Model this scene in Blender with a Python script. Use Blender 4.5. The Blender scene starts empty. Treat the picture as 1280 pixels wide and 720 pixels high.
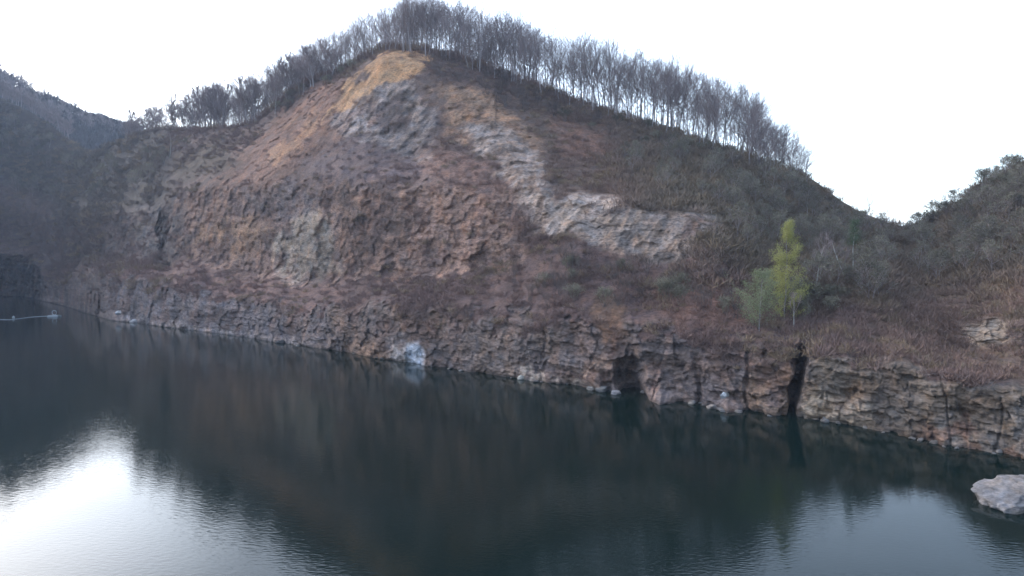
import bpy, math, random
import numpy as np

random.seed(7)
rng = np.random.default_rng(11)
SC = bpy.context.scene
COL = SC.collection
R = math.radians

# ------------------------------------------------------------------ camera
CAM_H = 28.0
F = 860.0                       # focal length in photo pixels (1280 wide)
HOR = 325.0
PITCH = math.atan((360 - HOR) / F)
cp, sp = math.cos(PITCH), math.sin(PITCH)

cam_d = bpy.data.cameras.new('camera')
cam_d.sensor_width = 36.0
cam_d.lens = 36.0 * F / 1280.0
cam_d.clip_start = 0.5
cam_d.clip_end = 12000
cam = bpy.data.objects.new('camera', cam_d)
COL.objects.link(cam)
cam.location = (0, 0, CAM_H)
cam.rotation_euler = (math.pi / 2 - PITCH, 0, 0)
SC.camera = cam


def unproj(x, y, D):
    """photo pixel + forward distance -> world point (arrays ok)"""
    cx = (np.asarray(x, float) - 640) / F
    cy = (360 - np.asarray(y, float)) / F
    t = np.asarray(D, float) / (cp + cy * sp)
    return np.stack([cx * t, np.broadcast_to(D, np.shape(t)) + 0 * t, CAM_H + t * (-sp + cy * cp)], -1)


def water_depth(y):
    cy = (360 - np.asarray(y, float)) / F
    t = CAM_H / (sp - cy * cp)
    return t * (cp + cy * sp)


# ------------------------------------------------------------------ numpy noise
def _hash(ix, iy, iz, seed):
    h = (ix.astype(np.uint32) * np.uint32(374761393) + iy.astype(np.uint32) * np.uint32(668265263)
         + iz.astype(np.uint32) * np.uint32(2147483647) + np.uint32((seed * 974711 + 77) & 0xffffffff))
    h = (h ^ (h >> np.uint32(13))) * np.uint32(1274126177)
    h = (h ^ (h >> np.uint32(16))) * np.uint32(2246822519)
    h = h ^ (h >> np.uint32(15))
    return h.astype(np.float32) / np.float32(4294967295.0)


def hcell(ix, iy, iz, seed):
    return _hash(ix.astype(np.int64), iy.astype(np.int64), iz.astype(np.int64), seed)


def vnoise(P, seed=0):
    P = np.asarray(P, np.float32)
    i = np.floor(P)
    f = P - i
    f = f * f * f * (f * (f * 6 - 15) + 10)
    i = i.astype(np.int64)
    out = 0
    for dx in (0, 1):
        wx = f[..., 0] if dx else 1 - f[..., 0]
        for dy in (0, 1):
            wy = f[..., 1] if dy else 1 - f[..., 1]
            for dz in (0, 1):
                wz = f[..., 2] if dz else 1 - f[..., 2]
                out = out + wx * wy * wz * _hash(i[..., 0] + dx, i[..., 1] + dy, i[..., 2] + dz, seed)
    return out


def fbm(P, octs=4, seed=0, ridged=False):
    P = np.asarray(P, np.float32)
    a, s, n = 0.0, 1.0, 0.0
    for k in range(octs):
        v = vnoise(P * (2.03 ** k) + 17.3 * k, seed + k)
        if ridged:
            v = 1 - np.abs(2 * v - 1)
        a = a + s * v
        n += s
        s *= 0.5
    return a / n


def blur1(a, r, axis):
    if r <= 0:
        return a
    k = np.exp(-0.5 * (np.arange(-3 * r, 3 * r + 1) / r) ** 2)
    k /= k.sum()
    pad = [(0, 0)] * a.ndim
    pad[axis] = (3 * r, 3 * r)
    b = np.pad(a, pad, mode='edge')
    return np.apply_along_axis(lambda v: np.convolve(v, k, 'valid'), axis, b)


def sstep(a, b, x):
    t = np.clip((x - a) / (b - a), 0, 1)
    return t * t * (3 - 2 * t)


def poly_mask(px, py, poly, soft=6.0):
    """soft polygon mask: signed distance to the outline, smooth over +-soft"""
    poly = np.asarray(poly, float)
    bb = 3 * soft
    sel = (px > poly[:, 0].min() - bb) & (px < poly[:, 0].max() + bb) & (py > poly[:, 1].min() - bb) & (py < poly[:, 1].max() + bb)
    out = np.zeros(px.shape)
    x, y = px[sel], py[sel]
    if x.size == 0:
        return out
    inside = np.zeros(x.shape, bool)
    d2 = np.full(x.shape, 1e12)
    n = len(poly)
    for k in range(n):
        x0, y0 = poly[k]
        x1, y1 = poly[(k + 1) % n]
        c = ((y0 > y) != (y1 > y))
        with np.errstate(divide='ignore', invalid='ignore'):
            xi = (x1 - x0) * (y - y0) / (y1 - y0 + 1e-12) + x0
        inside ^= c & (x < xi)
        ex, ey = x1 - x0, y1 - y0
        t = np.clip(((x - x0) * ex + (y - y0) * ey) / (ex * ex + ey * ey + 1e-9), 0, 1)
        d2 = np.minimum(d2, (x - x0 - t * ex) ** 2 + (y - y0 - t * ey) ** 2)
    sd = np.sqrt(d2) * np.where(inside, 1, -1)
    out[sel] = sstep(-soft, soft, sd)
    return out


# ------------------------------------------------------------------ mesh helpers
def mesh_np(name, verts, faces, mat=None, col=None, smooth=True, parent=None, colname='col'):
    """verts (n,3); faces (m,k) constant k -> linked object"""
    me = bpy.data.meshes.new(name)
    verts = np.asarray(verts, np.float32)
    faces = np.asarray(faces, np.int32)
    m, k = faces.shape
    me.vertices.add(len(verts))
    me.vertices.foreach_set('co', verts.ravel())
    me.loops.add(m * k)
    me.loops.foreach_set('vertex_index', faces.ravel())
    me.polygons.add(m)
    me.polygons.foreach_set('loop_start', np.arange(0, m * k, k, dtype=np.int32))
    if smooth:
        me.polygons.foreach_set('use_smooth', np.ones(m, bool))
    me.update(calc_edges=True)
    if col is not None:
        at = me.attributes.new(colname, 'FLOAT_COLOR', 'POINT')
        c4 = np.ones((len(verts), 4), np.float32)
        c4[:, :3] = col
        at.data.foreach_set('color', c4.ravel())
    me.validate()
    if mat:
        me.materials.append(mat)
    o = bpy.data.objects.new(name, me)
    COL.objects.link(o)
    if parent:
        o.parent = parent
    return o


def tag(o, label, cat, group=None, kind=None):
    o['label'] = label
    o['category'] = cat
    if group:
        o['group'] = group
    if kind:
        o['kind'] = kind
    return o


def empty(name, loc, rz=0.0, s=1.0):
    o = bpy.data.objects.new(name, None)
    o.empty_display_size = 0.5
    COL.objects.link(o)
    o.location = loc
    o.rotation_euler = (0, 0, rz)
    o.scale = (s, s, s)
    return o


def copy_tree(root, loc, rz, s, sz=None):
    c = root.copy()
    COL.objects.link(c)
    for ch in root.children:
        d = ch.copy()
        COL.objects.link(d)
        d.parent = c
    c.location = loc
    c.rotation_euler = (random.gauss(0, .055), random.gauss(0, .055), rz)
    c.scale = (s, s, sz if sz else s)
    return c


# ------------------------------------------------------------------ materials
def new_mat(name):
    m = bpy.data.materials.new(name)
    m.use_nodes = True
    nt = m.node_tree
    b = nt.nodes['Principled BSDF']
    return m, nt, b


def N(nt, t, **kw):
    n = nt.nodes.new(t)
    for k, v in kw.items():
        if k.startswith('i_'):
            n.inputs[k[2:].replace('_', ' ')].default_value = v
        else:
            setattr(n, k, v)
    return n


def terrain_mat(name, fine=1.0):
    m, nt, b = new_mat(name)
    L = nt.links.new
    at = N(nt, 'ShaderNodeAttribute', attribute_name='col')
    pos = N(nt, 'ShaderNodeNewGeometry')
    n1 = N(nt, 'ShaderNodeTexNoise', i_Scale=0.9, i_Detail=8.0, i_Roughness=0.7)
    r1 = N(nt, 'ShaderNodeMapRange')
    r1.inputs['From Min'].default_value = 0.3
    r1.inputs['From Max'].default_value = 0.72
    r1.inputs['To Min'].default_value = 0.36
    r1.inputs['To Max'].default_value = 1.66
    L(n1.outputs['Fac'], r1.inputs['Value'])
    # hue drift
    n2 = N(nt, 'ShaderNodeTexNoise', i_Scale=0.25, i_Detail=5.0, i_Roughness=0.65)
    L(pos.outputs['Position'], n2.inputs['Vector'])
    cr = N(nt, 'ShaderNodeValToRGB')
    e = cr.color_ramp.elements
    e[0].position = 0.3
    e[0].color = (0.86, 0.95, 1.08, 1)
    e[1].position = 0.7
    e[1].color = (1.14, 1.0, 0.86, 1)
    L(n2.outputs['Fac'], cr.inputs['Fac'])
    mu = N(nt, 'ShaderNodeVectorMath', operation='MULTIPLY')
    L(at.outputs['Color'], mu.inputs[0])
    L(cr.outputs['Color'], mu.inputs[1])
    mu2 = N(nt, 'ShaderNodeVectorMath', operation='SCALE')
    L(mu.outputs[0], mu2.inputs[0])
    L(r1.outputs['Result'], mu2.inputs['Scale'])
    L(mu2.outputs[0], b.inputs['Base Color'])
    b.inputs['Roughness'].default_value = 0.9
    b.inputs['Specular IOR Level'].default_value = 0.25
    # bump: fine cracks
    mz = N(nt, 'ShaderNodeMapping')
    mz.inputs['Scale'].default_value = (1, 1, 2.6)
    mz.inputs['Rotation'].default_value = (0, R(6), 0)
    L(pos.outputs['Position'], mz.inputs['Vector'])
    L(mz.outputs[0], n1.inputs['Vector'])
    n3 = N(nt, 'ShaderNodeTexNoise', i_Scale=1.6, i_Detail=6.0, i_Roughness=0.75)
    L(mz.outputs[0], n3.inputs['Vector'])
    bp = N(nt, 'ShaderNodeBump', i_Strength=0.8 * fine, i_Distance=0.6)
    L(n3.outputs['Fac'], bp.inputs['Height'])
    L(bp.outputs['Normal'], b.inputs['Normal'])
    return m


def plain_mat(name, col, rough=0.9, var=0.35, scale=2.0, trans=0.0):
    m, nt, b = new_mat(name)
    L = nt.links.new
    pos = N(nt, 'ShaderNodeNewGeometry')
    n1 = N(nt, 'ShaderNodeTexNoise', i_Scale=scale, i_Detail=4.0)
    L(pos.outputs['Position'], n1.inputs['Vector'])
    oi = N(nt, 'ShaderNodeObjectInfo')
    ad = N(nt, 'ShaderNodeMath', operation='ADD')
    L(n1.outputs['Fac'], ad.inputs[0])
    L(oi.outputs['Random'], ad.inputs[1])
    r1 = N(nt, 'ShaderNodeMapRange')
    r1.inputs['From Min'].default_value = 0.3
    r1.inputs['From Max'].default_value = 1.7
    r1.inputs['To Min'].default_value = 1 - var
    r1.inputs['To Max'].default_value = 1 + var
    L(ad.outputs[0], r1.inputs['Value'])
    sc = N(nt, 'ShaderNodeVectorMath', operation='SCALE')
    sc.inputs[0].default_value = col
    L(r1.outputs['Result'], sc.inputs['Scale'])
    L(sc.outputs[0], b.inputs['Base Color'])
    b.inputs['Roughness'].default_value = rough
    b.inputs['Specular IOR Level'].default_value = 0.2
    if trans > 0:
        out = nt.nodes['Material Output']
        tr = N(nt, 'ShaderNodeBsdfTranslucent')
        L(sc.outputs[0], tr.inputs['Color'])
        mx = N(nt, 'ShaderNodeMixShader')
        mx.inputs[0].default_value = trans
        L(b.outputs[0], mx.inputs[1])
        L(tr.outputs[0], mx.inputs[2])
        L(mx.outputs[0], out.inputs['Surface'])
    return m


def attr_mat(name, rough=0.95):
    m, nt, b = new_mat(name)
    at = N(nt, 'ShaderNodeAttribute', attribute_name='col')
    nt.links.new(at.outputs['Color'], b.inputs['Base Color'])
    b.inputs['Roughness'].default_value = rough
    b.inputs['Specular IOR Level'].default_value = 0.15
    return m


M_TERR = terrain_mat('quarry_rock_and_soil')
M_ROCK = terrain_mat('loose_rock')
M_BARK = plain_mat('grey_bark', (0.29, 0.25, 0.245), var=0.35)
M_TWIG = plain_mat('brown_twigs', (0.28, 0.222, 0.215), var=0.3)
M_PALEBARK = plain_mat('pale_bark', (0.42, 0.40, 0.36), var=0.2)
M_YELLOW = plain_mat('yellow_green_leaves', (0.31, 0.30, 0.11), var=0.35, scale=0.6, trans=0.35)
M_PALEGREEN = plain_mat('pale_green_leaves', (0.23, 0.245, 0.14), var=0.3, scale=0.6, trans=0.3)
M_FRESH = plain_mat('fresh_green_leaves', (0.15, 0.195, 0.115), var=0.3, scale=0.6, trans=0.3)
M_BUD = plain_mat('budding_grey_green', (0.195, 0.176, 0.128), var=0.45, scale=0.15, trans=0.2)
M_DARKG = plain_mat('dark_evergreen', (0.045, 0.060, 0.045), var=0.4, scale=0.3)
M_SHRUBTWIG = plain_mat('shrub_twigs', (0.135, 0.105, 0.095), var=0.4, scale=0.2)
M_SCRUB = attr_mat('scrub')

# ------------------------------------------------------------------ terrain profile keys (x, value)
def K(*p):
    a = np.array(p, float)
    return a[:, 0], a[:, 1]


Y0 = K((-420, 440), (-150, 392), (-20, 372), (45, 374), (70, 379), (120, 396), (160, 402), (200, 408), (250, 414), (300, 420), (350, 428), (420, 438), (480, 449),
       (550, 458), (640, 472), (700, 481), (760, 490), (800, 496), (860, 503), (920, 511), (1000, 523), (1080, 535), (1150, 546), (1220, 557), (1280, 568), (1450, 600), (1700, 655))
Y1 = K((-420, 400), (-150, 350), (0, 318), (45, 325), (70, 352), (120, 343), (160, 348), (200, 350), (300, 366), (350, 374), (400, 381), (450, 385), (500, 378), (550, 385),
       (640, 395), (700, 398), (760, 404), (860, 414), (920, 428), (1000, 436), (1080, 448), (1150, 455), (1220, 475), (1280, 484), (1450, 520), (1700, 580))
Y2 = K((-420, 350), (0, 296), (60, 312), (120, 318), (200, 325), (300, 340), (400, 346), (500, 350), (550, 338), (640, 325), (700, 300), (760, 310), (830, 330), (890, 305),
       (930, 345), (960, 380), (1000, 392), (1080, 400), (1150, 422), (1200, 436), (1280, 438), (1450, 460), (1700, 480))
Y3 = K((-420, 280), (0, 262), (60, 268), (120, 268), (160, 262), (200, 255), (250, 232), (300, 228), (400, 230), (500, 228), (560, 230), (620, 238), (660, 235), (700, 250),
       (760, 252), (830, 264), (900, 280), (960, 335), (1000, 352), (1080, 360), (1150, 388), (1200, 398), (1280, 390), (1450, 390), (1700, 390))
Y4 = K((-420, 200), (0, 222), (60, 228), (120, 240), (200, 222), (300, 190), (400, 168), (440, 160), (500, 185), (560, 172), (620, 172), (700, 200), (760, 208), (830, 222),
       (900, 240), (960, 285), (1000, 305), (1080, 325), (1150, 345), (1280, 320), (1450, 280), (1700, 250))
Y5 = K((-420, 120), (0, 172), (60, 190), (120, 208), (160, 190), (200, 178), (260, 174), (300, 172), (350, 152), (400, 116), (440, 92), (480, 68), (520, 76), (560, 98), (620, 118),
       (700, 150), (760, 166), (850, 195), (950, 232), (1020, 262), (1090, 292), (1150, 305), (1220, 265), (1280, 240), (1450, 170), (1700, 120))
Y6 = K((-420, 40), (-100, 95), (0, 122), (40, 140), (80, 168), (105, 192), (130, 185), (160, 171), (200, 161), (250, 161), (300, 160), (330, 148), (360, 122), (400, 99), (440, 83),
       (480, 61), (520, 63), (560, 70), (600, 84), (640, 98), (700, 118), (760, 138), (800, 150), (850, 168), (900, 185), (950, 203), (1000, 217), (1020, 226), (1040, 244),
       (1065, 259), (1090, 272), (1130, 284), (1150, 281), (1180, 264), (1220, 236), (1250, 219), (1280, 203), (1450, 130), (1700, 60))
D6 = K((-420, 330), (-100, 560), (0, 620), (40, 600), (80, 570), (105, 545), (130, 520), (160, 500), (200, 470), (250, 425), (300, 390), (350, 368), (400, 350), (440, 336),
       (480, 326), (560, 310), (640, 300), (700, 290), (760, 280), (850, 264), (950, 250), (1020, 240), (1090, 236), (1130, 240), (1180, 226), (1280, 202), (1450, 172), (1700, 150))

xs = np.concatenate([np.arange(-420, -12, 6.0), np.arange(-12, 1292, 1.2), np.arange(1292, 1700, 6.0)])
nx = len(xs)
Xu = np.arange(-420, 1701, 2.0)                        # blur on a uniform grid


def key(k, r=5):
    v = np.interp(Xu, k[0], k[1])
    v = blur1(v, r, 0)
    return np.interp(xs, Xu, v)


y0, y1, y2, y3, y4, y5, y6 = [key(k, r) for k, r in zip((Y0, Y1, Y2, Y3, Y4, Y5, Y6), (5, 5, 7, 6, 8, 7, 4))]
d6 = key(D6, 8)
for arr, amp, sd in ((y1, 9, 1), (y2, 11, 2), (y3, 11, 3)):
    q_ = np.stack([xs / 34.0, xs * 0 + sd, xs * 0], -1)
    arr += amp * 2 * (fbm(q_, 4, 200 + sd) - .5)
d0 = blur1(water_depth(np.interp(Xu, *Y0)), 5, 0)
d0 = np.interp(xs, Xu, d0)
fr = d6 - d0
d1 = d0 + np.clip(fr * 0.04, 3, 12)
d2 = d1 + fr * 0.24
d3 = d2 + fr * 0.075
d4 = d0 + fr * 0.62
d5 = d0 + fr * 0.86
d5 = np.where((xs > 330) & (xs < 620), d0 + fr * 0.84, d5)
yk = np.stack([y0, y1, y2, y3, y4, y5, y6])
dk = np.stack([d0, d1, d2, d3, d4, d5, d6])
rows = [64, 40, 64, 40, 56, 40]
vs = np.concatenate([np.linspace(k, k + 1, r, endpoint=False) for k, r in enumerate(rows)] + [[6.0]])
nv = len(vs)
ki = np.clip(vs.astype(int), 0, 5)
kf = (vs - ki)[:, None]
PY = yk[ki] * (1 - kf) + yk[ki + 1] * kf
PD = dk[ki] * (1 - kf) + dk[ki + 1] * kf
# round the profile's corners a little
yb, db = blur1(PY, 5, 0), blur1(PD, 5, 0)
w = sstep(0, 14, np.arange(nv))[:, None] * sstep(0, 8, (nv - 1 - np.arange(nv)))[:, None]
PY = PY * (1 - w) + yb * w
PD = PD * (1 - w) + db * w
PX = np.broadcast_to(xs, PY.shape).copy()
V = np.broadcast_to(vs[:, None], PY.shape)
P = unproj(PX, PY, PD)
print('sheet', P.shape)

# ------------------------------------------------------------------ zones (soil and rock kinds), edges broken up by noise
Pn = P.astype(np.float32)
wx = (fbm(Pn / 9.0, 4, 3) - 0.5) * 46
wy = (fbm(Pn / 9.0, 4, 9) - 0.5) * 34
qx, qy = PX + wx, PY + wy
base_n = fbm(Pn / 22.0, 4, 21)
fine_n = fbm(Pn / 3.0, 4, 31)
strk = fbm(np.stack([Pn[..., 0] / 3.5, Pn[..., 1] / 3.5, Pn[..., 2] / 9.0], -1) + (base_n[..., None] - .5) * 3, 4, 41)
strat = fbm(np.stack([Pn[..., 0] / 7.0, Pn[..., 1] / 7.0, (Pn[..., 2] + .12 * Pn[..., 0]) / 1.1], -1) + (base_n[..., None] - .5) * 2, 4, 45)   # downslope streaks
C = np.zeros(P.shape)
C[:] = (0.150, 0.112, 0.100)
rock = np.zeros(PX.shape)                 # bare rock mask
veg = np.ones(PX.shape)                   # plant cover


def lay(mask, col, rk=None, vg=None):
    global C, rock, veg
    m = mask[..., None]
    C = C * (1 - m) + np.array(col) * m
    if rk is not None:
        rock = rock * (1 - mask) + rk * mask
    if vg is not None:
        veg = veg * (1 - mask) + vg * mask


def band(a, b, soft=0.12):
    """between two profile levels"""
    vn = V + (fine_n - 0.5) * 0.9 + (base_n - 0.5) * 0.7
    return sstep(a - soft, a + soft, vn) * (1 - sstep(b - soft, b + soft, vn))


def xr(a, b, soft=14):
    return sstep(a - soft, a + soft, qx) * (1 - sstep(b - soft, b + soft, qx))


# slopes right of the summit: dark leaf litter, greener towards the right
lay(xr(640, 1160, 40) * band(3.1, 7), (0.170, 0.130, 0.105), 0, 1)
lay(xr(800, 1110, 40) * band(2.2, 7), (0.175, 0.150, 0.110), 0, 1)
lay(xr(1110, 1900, 30) * band(2.8, 7), (0.180, 0.150, 0.108), 0, 1)
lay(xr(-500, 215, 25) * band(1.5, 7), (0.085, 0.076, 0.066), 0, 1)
lay(poly_mask(qx, qy, [(-20, 215), (45, 240), (90, 300), (70, 340), (-20, 310)], 14), (0.14, 0.11, 0.10), 0.3, .6)
# lower cliff
low = band(-1, 0.97, 0.07)
lay(low, (0.165, 0.145, 0.140), 1, 0.0)
lay(low * xr(140, 360), (0.185, 0.172, 0.178))
lay(low * xr(430, 560) * sstep(.4, .6, base_n), (0.20, 0.148, 0.115))
lay(low * xr(560, 780) * sstep(.45, .6, base_n), (0.185, 0.158, 0.142))
lay(low * xr(930, 985, 8), (0.185, 0.145, 0.115))
lay(low * xr(1000, 1100), (0.215, 0.193, 0.160))
lay(low * xr(1100, 1700), (0.185, 0.165, 0.137))
lay(low * xr(1100, 1700) * sstep(.5, .62, fine_n), (0.185, 0.175, 0.158))
lay(band(-1, 0.22, 0.10) * xr(150, 400) * sstep(.42, .58, fine_n), (0.33, 0.315, 0.315))
lay(band(-1, 0.12, 0.05) * xr(640, 720), (0.38, 0.35, 0.31))
lay(band(-1, 0.25, 0.06) * xr(1000, 1090), (0.38, 0.35, 0.29))
lay(band(-1, 0.10, 0.05) * xr(1140, 1400), (0.19, 0.142, 0.115))
# bench with dry brush
lay(band(0.97, 1.9) * xr(150, 440), (0.200, 0.140, 0.126), 0.1, 0.6)
lay(band(0.97, 2.0) * xr(440, 920), (0.150, 0.108, 0.100), 0, 1)
lay(poly_mask(qx, qy, [(820, 365), (930, 350), (960, 415), (850, 412)], 10), (0.215, 0.14, 0.115), 0, .6)
lay(poly_mask(qx, qy, [(1080, 400), (1150, 372), (1300, 345), (1320, 480), (1200, 470), (1090, 448)], 12), (0.190, 0.138, 0.104), 0, .7)
lay(poly_mask(qx, qy, [(745, 378), (775, 375), (785, 430), (755, 430)], 5), (0.195, 0.135, 0.10), .5, .4)
# upper cliff
lay(band(1.95, 3.0, .1) * xr(215, 655), (0.265, 0.195, 0.160), 1, 0.06)
lay(poly_mask(qx, qy, [(345, 285), (385, 262), (425, 290), (428, 345), (355, 345), (335, 320)], 10), (0.285, 0.255, 0.215), 1, 0)
lay(poly_mask(qx, qy, [(255, 290), (320, 262), (345, 300), (300, 318), (245, 312)], 10), (0.29, 0.205, 0.145), 1, 0.1)
lay(poly_mask(qx, qy, [(305, 238), (360, 232), (410, 250), (370, 272), (320, 262)], 8), (0.185, 0.158, 0.15), 1, 0.1)
lay(poly_mask(qx, qy, [(500, 232), (640, 235), (640, 300), (560, 335), (505, 320)], 9), (0.245, 0.178, 0.145), 1, 0.06)
lay(band(1.95, 3.0, .1) * xr(130, 225), (0.135, 0.118, 0.110), .9, 0.4)
lay(poly_mask(qx, qy, [(165, 262), (215, 258), (212, 312), (175, 318)], 7), (0.18, 0.168, 0.16), 1, 0.1)
# scree and soil above it
lay(poly_mask(qx, qy, [(240, 245), (330, 160), (385, 110), (430, 98), (440, 150), (395, 205), (330, 228), (265, 236)], 9), (0.205, 0.130, 0.098), 0.6, 0.12)
lay(poly_mask(qx, qy, [(335, 195), (375, 150), (405, 140), (375, 185), (345, 210)], 6), (0.34, 0.215, 0.135), 0.4, 0.0)
lay(poly_mask(qx, qy, [(215, 195), (285, 172), (290, 205), (225, 232)], 8), (0.105, 0.086, 0.066), 0.4, 0.9)
lay(poly_mask(qx, qy, [(375, 205), (440, 168), (515, 195), (540, 225), (400, 228)], 10), (0.175, 0.138, 0.135), 0.3, 0.6)
lay(poly_mask(qx, qy, [(520, 185), (590, 190), (640, 240), (530, 232)], 9), (0.205, 0.138, 0.112), 0.3, 0.35)
# the summit: ochre scar, grey bluff, orange shoulder
lay(poly_mask(qx, qy, [(418, 165), (440, 128), (480, 100), (518, 98), (545, 135), (548, 172), (522, 200), (478, 182), (440, 170)], 7), (0.265, 0.238, 0.225), 1, 0)
bl_ = poly_mask(qx, qy, [(425, 160), (440, 128), (480, 100), (518, 98), (545, 135), (548, 172), (522, 200), (478, 182)], 9)
lay(bl_ * sstep(.50, .64, strk), (0.31, 0.285, 0.27))
lay(bl_ * (1 - sstep(.30, .44, strk)), (0.19, 0.155, 0.135))
lay(poly_mask(qx, qy, [(520, 95), (560, 100), (548, 140), (525, 130)], 6), (0.19, 0.15, 0.13), .4, .5)
lay(poly_mask(qx, qy, [(545, 108), (600, 112), (645, 150), (672, 185), (640, 190), (610, 170), (565, 172)], 8), (0.34, 0.24, 0.165), 0.9, 0.0)
lay(poly_mask(qx + .3 * wx, qy, [(404, 160), (425, 128), (448, 92), (470, 66), (492, 58), (530, 66), (524, 92), (486, 100), (455, 118), (432, 140)], 4), (0.47, 0.31, 0.175), 0.45, 0)
# pale ribbon and pale face
rib = poly_mask(qx, qy, [(580, 160), (604, 152), (640, 168), (666, 192), (690, 246), (690, 288), (664, 276), (646, 238), (628, 205), (598, 188)], 6)
lay(rib, (0.235, 0.185, 0.15), 1, 0)
lay(rib * sstep(.36, .54, strk), (0.32, 0.285, 0.258))
lay(poly_mask(qx, qy, [(684, 250), (740, 246), (790, 254), (840, 266), (900, 276), (902, 296), (868, 300), (836, 330), (795, 322), (740, 306), (686, 292)], 6), (0.300, 0.268, 0.24), 1, 0)
lay(poly_mask(qx, qy, [(845, 275), (875, 276), (868, 300), (850, 300)], 5), (0.22, 0.18, 0.16), 1, 0)
lay(poly_mask(qx, qy, [(690, 150), (755, 165), (765, 195), (715, 200), (690, 180)], 10), (0.22, 0.142, 0.108), 0.2, 0.5)
# small face on the right
lay(poly_mask(qx, qy, [(1198, 402), (1250, 398), (1330, 392), (1330, 432), (1270, 436), (1205, 432)], 5), (0.29, 0.26, 0.215), 1, 0)
# a bleached slab at the waterline
lay(poly_mask(PX + .25 * wx, PY + .25 * wy, [(506, 430), (523, 428), (531, 444), (527, 466), (507, 466)], 3), (0.75, 0.75, 0.80), 1, 0)
lay(poly_mask(PX + .4 * wx, PY + .4 * wy, [(484, 420), (508, 418), (510, 456), (486, 450)], 4), (0.40, 0.40, 0.41), 1, 0)
pat = sstep(.52, .64, fbm(Pn / 7.0, 4, 131)) * rock * (1 - rib) * (1 - .8 * sstep(960, 1020, PX) * (V < 1)) * (1 - sstep(-1, 1, poly_mask(qx, qy, [(684, 250), (740, 246), (900, 276), (868, 300), (836, 330), (740, 306)], 5) - .5) * .6) * (V > 0.12)
C = C * (1 - .75 * pat[..., None]) + np.array((0.15, 0.113, 0.102)) * .75 * pat[..., None]
veg = np.maximum(veg, pat * .45)
# tone variation belonging to the ground: streaks and speckle
wet = 1 - .45 * (1 - sstep(.25, .7, P[..., 2] + (fine_n - .5) * .8))
tone = 0.78 + (0.55 + .75 * rock) * (base_n - 0.5) + rock * 0.7 * (strk - 0.45) + rock * 0.85 * (strat - 0.5) + 0.5 * (fine_n - 0.5) + 0.12
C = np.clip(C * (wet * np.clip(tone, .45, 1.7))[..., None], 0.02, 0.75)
C = C * np.array((1.13, 0.97, 0.89)) * (.86 + .12 * rock)[..., None]
rust = (sstep(0.55, 0.72, strk) * rock * 0.45)[..., None]
C = C * (1 - rust) + C * np.array((1.12, 0.93, 0.80)) * rust

slab = poly_mask(PX + .25 * wx, PY + .25 * wy, [(507, 432), (522, 430), (529, 444), (526, 465), (508, 465)], 4)[..., None]
C = C * (1 - slab) + np.array((.50, .51, .55)) * slab
# ------------------------------------------------------------------ relief
rad = np.sqrt(P[..., 0] ** 2 + P[..., 1] ** 2)
alongv = P[..., 0] * 0.83 - P[..., 1] * 0.55            # runs along the cliff
warp = fbm(Pn / 6.0, 3, 51) - 0.5
warp2 = fbm(Pn / 14.0, 3, 57) - 0.5


def blocks(hh, ww, dip, seed, wp):
    s = (P[..., 2] + dip * alongv) / hh + wp * warp * 6 / hh
    ly = np.floor(s)
    a = alongv / ww + hcell(ly, ly * 0, ly * 0, seed) * 3 + wp * warp2 * 5 / ww
    return hcell(ly, np.floor(a), ly * 0, seed + 1) - 0.5


def facets(Q, seed, tilt=1.0):
    """broken planes: each voronoi cell is one tilted flat face"""
    Q = np.asarray(Q, np.float32)
    i0 = np.floor(Q).astype(np.int64)
    best = np.full(Q.shape[:-1], 1e9, np.float32)
    val = np.zeros(Q.shape[:-1], np.float32)
    for dx in (-1, 0, 1):
        for dy in (-1, 0, 1):
            for dz in (-1, 0, 1):
                a, b_, c_ = i0[..., 0] + dx, i0[..., 1] + dy, i0[..., 2] + dz
                ox = a + _hash(a, b_, c_, seed) - Q[..., 0]
                oy = b_ + _hash(a, b_, c_, seed + 1) - Q[..., 1]
                oz = c_ + _hash(a, b_, c_, seed + 2) - Q[..., 2]
                dd = ox * ox + oy * oy + oz * oz
                v = _hash(a, b_, c_, seed + 3) - .5 + tilt * ((_hash(a, b_, c_, seed + 4) - .5) * (ox - oy) + (_hash(a, b_, c_, seed + 5) - .5) * 1.4 * oz)
                m = dd < best
                best = np.where(m, dd, best)
                val = np.where(m, v, val)
    return val


wrp = np.stack([warp, warp2, warp * .5], -1) * .6
AX = np.stack([Pn[..., 0] * .83 - Pn[..., 1] * .55, Pn[..., 0] * .55 + Pn[..., 1] * .83, Pn[..., 2] + .10 * alongv.astype(np.float32)], -1)
F1 = facets(AX / np.array((5.5, 5.5, 4.2), np.float32) + wrp, 301)
F2 = facets(AX / np.array((2.4, 2.4, 1.5), np.float32) + wrp, 311)
F3 = facets(AX / np.array((1.1, 1.1, .75), np.float32), 321)
hstrata = sstep(600, 700, PX) * (V < 1.1)
smoothz = np.clip(poly_mask(qx, qy, [(560, 150), (610, 145), (670, 180), (700, 245), (910, 270), (905, 305), (830, 340), (680, 300), (640, 260), (600, 200)], 12)
                  + poly_mask(qx, qy, [(405, 170), (420, 130), (490, 55), (535, 60), (660, 150), (680, 200), (500, 210)], 12), 0, 1)
blk = 1 - .8 * smoothz
rel = rock * (
    4.2 * (fbm(Pn / 17.0, 3, 61, True) - 0.6)
    + 0.35 * (fbm(Pn / 5.0, 4, 65, True) - 0.6)
    + 1.9 * (1 - .35 * smoothz) * F1 + 0.85 * (1 - .6 * smoothz) * F2 + 0.38 * F3
    + 0.7 * blk * blocks(1.5, 5.4, 0.10, 81, 0.3)
    + 0.5 * blk * blocks(0.62, 4.0, 0.12, 83, 0.2)
    + (0.4 + 0.5 * hstrata) * blk * blocks(0.8, 6.0, 0.08, 87, 0.3)
)
vert = poly_mask(qx, qy, [(500, 228), (660, 230), (650, 310), (560, 345), (500, 330)], 15)
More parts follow.
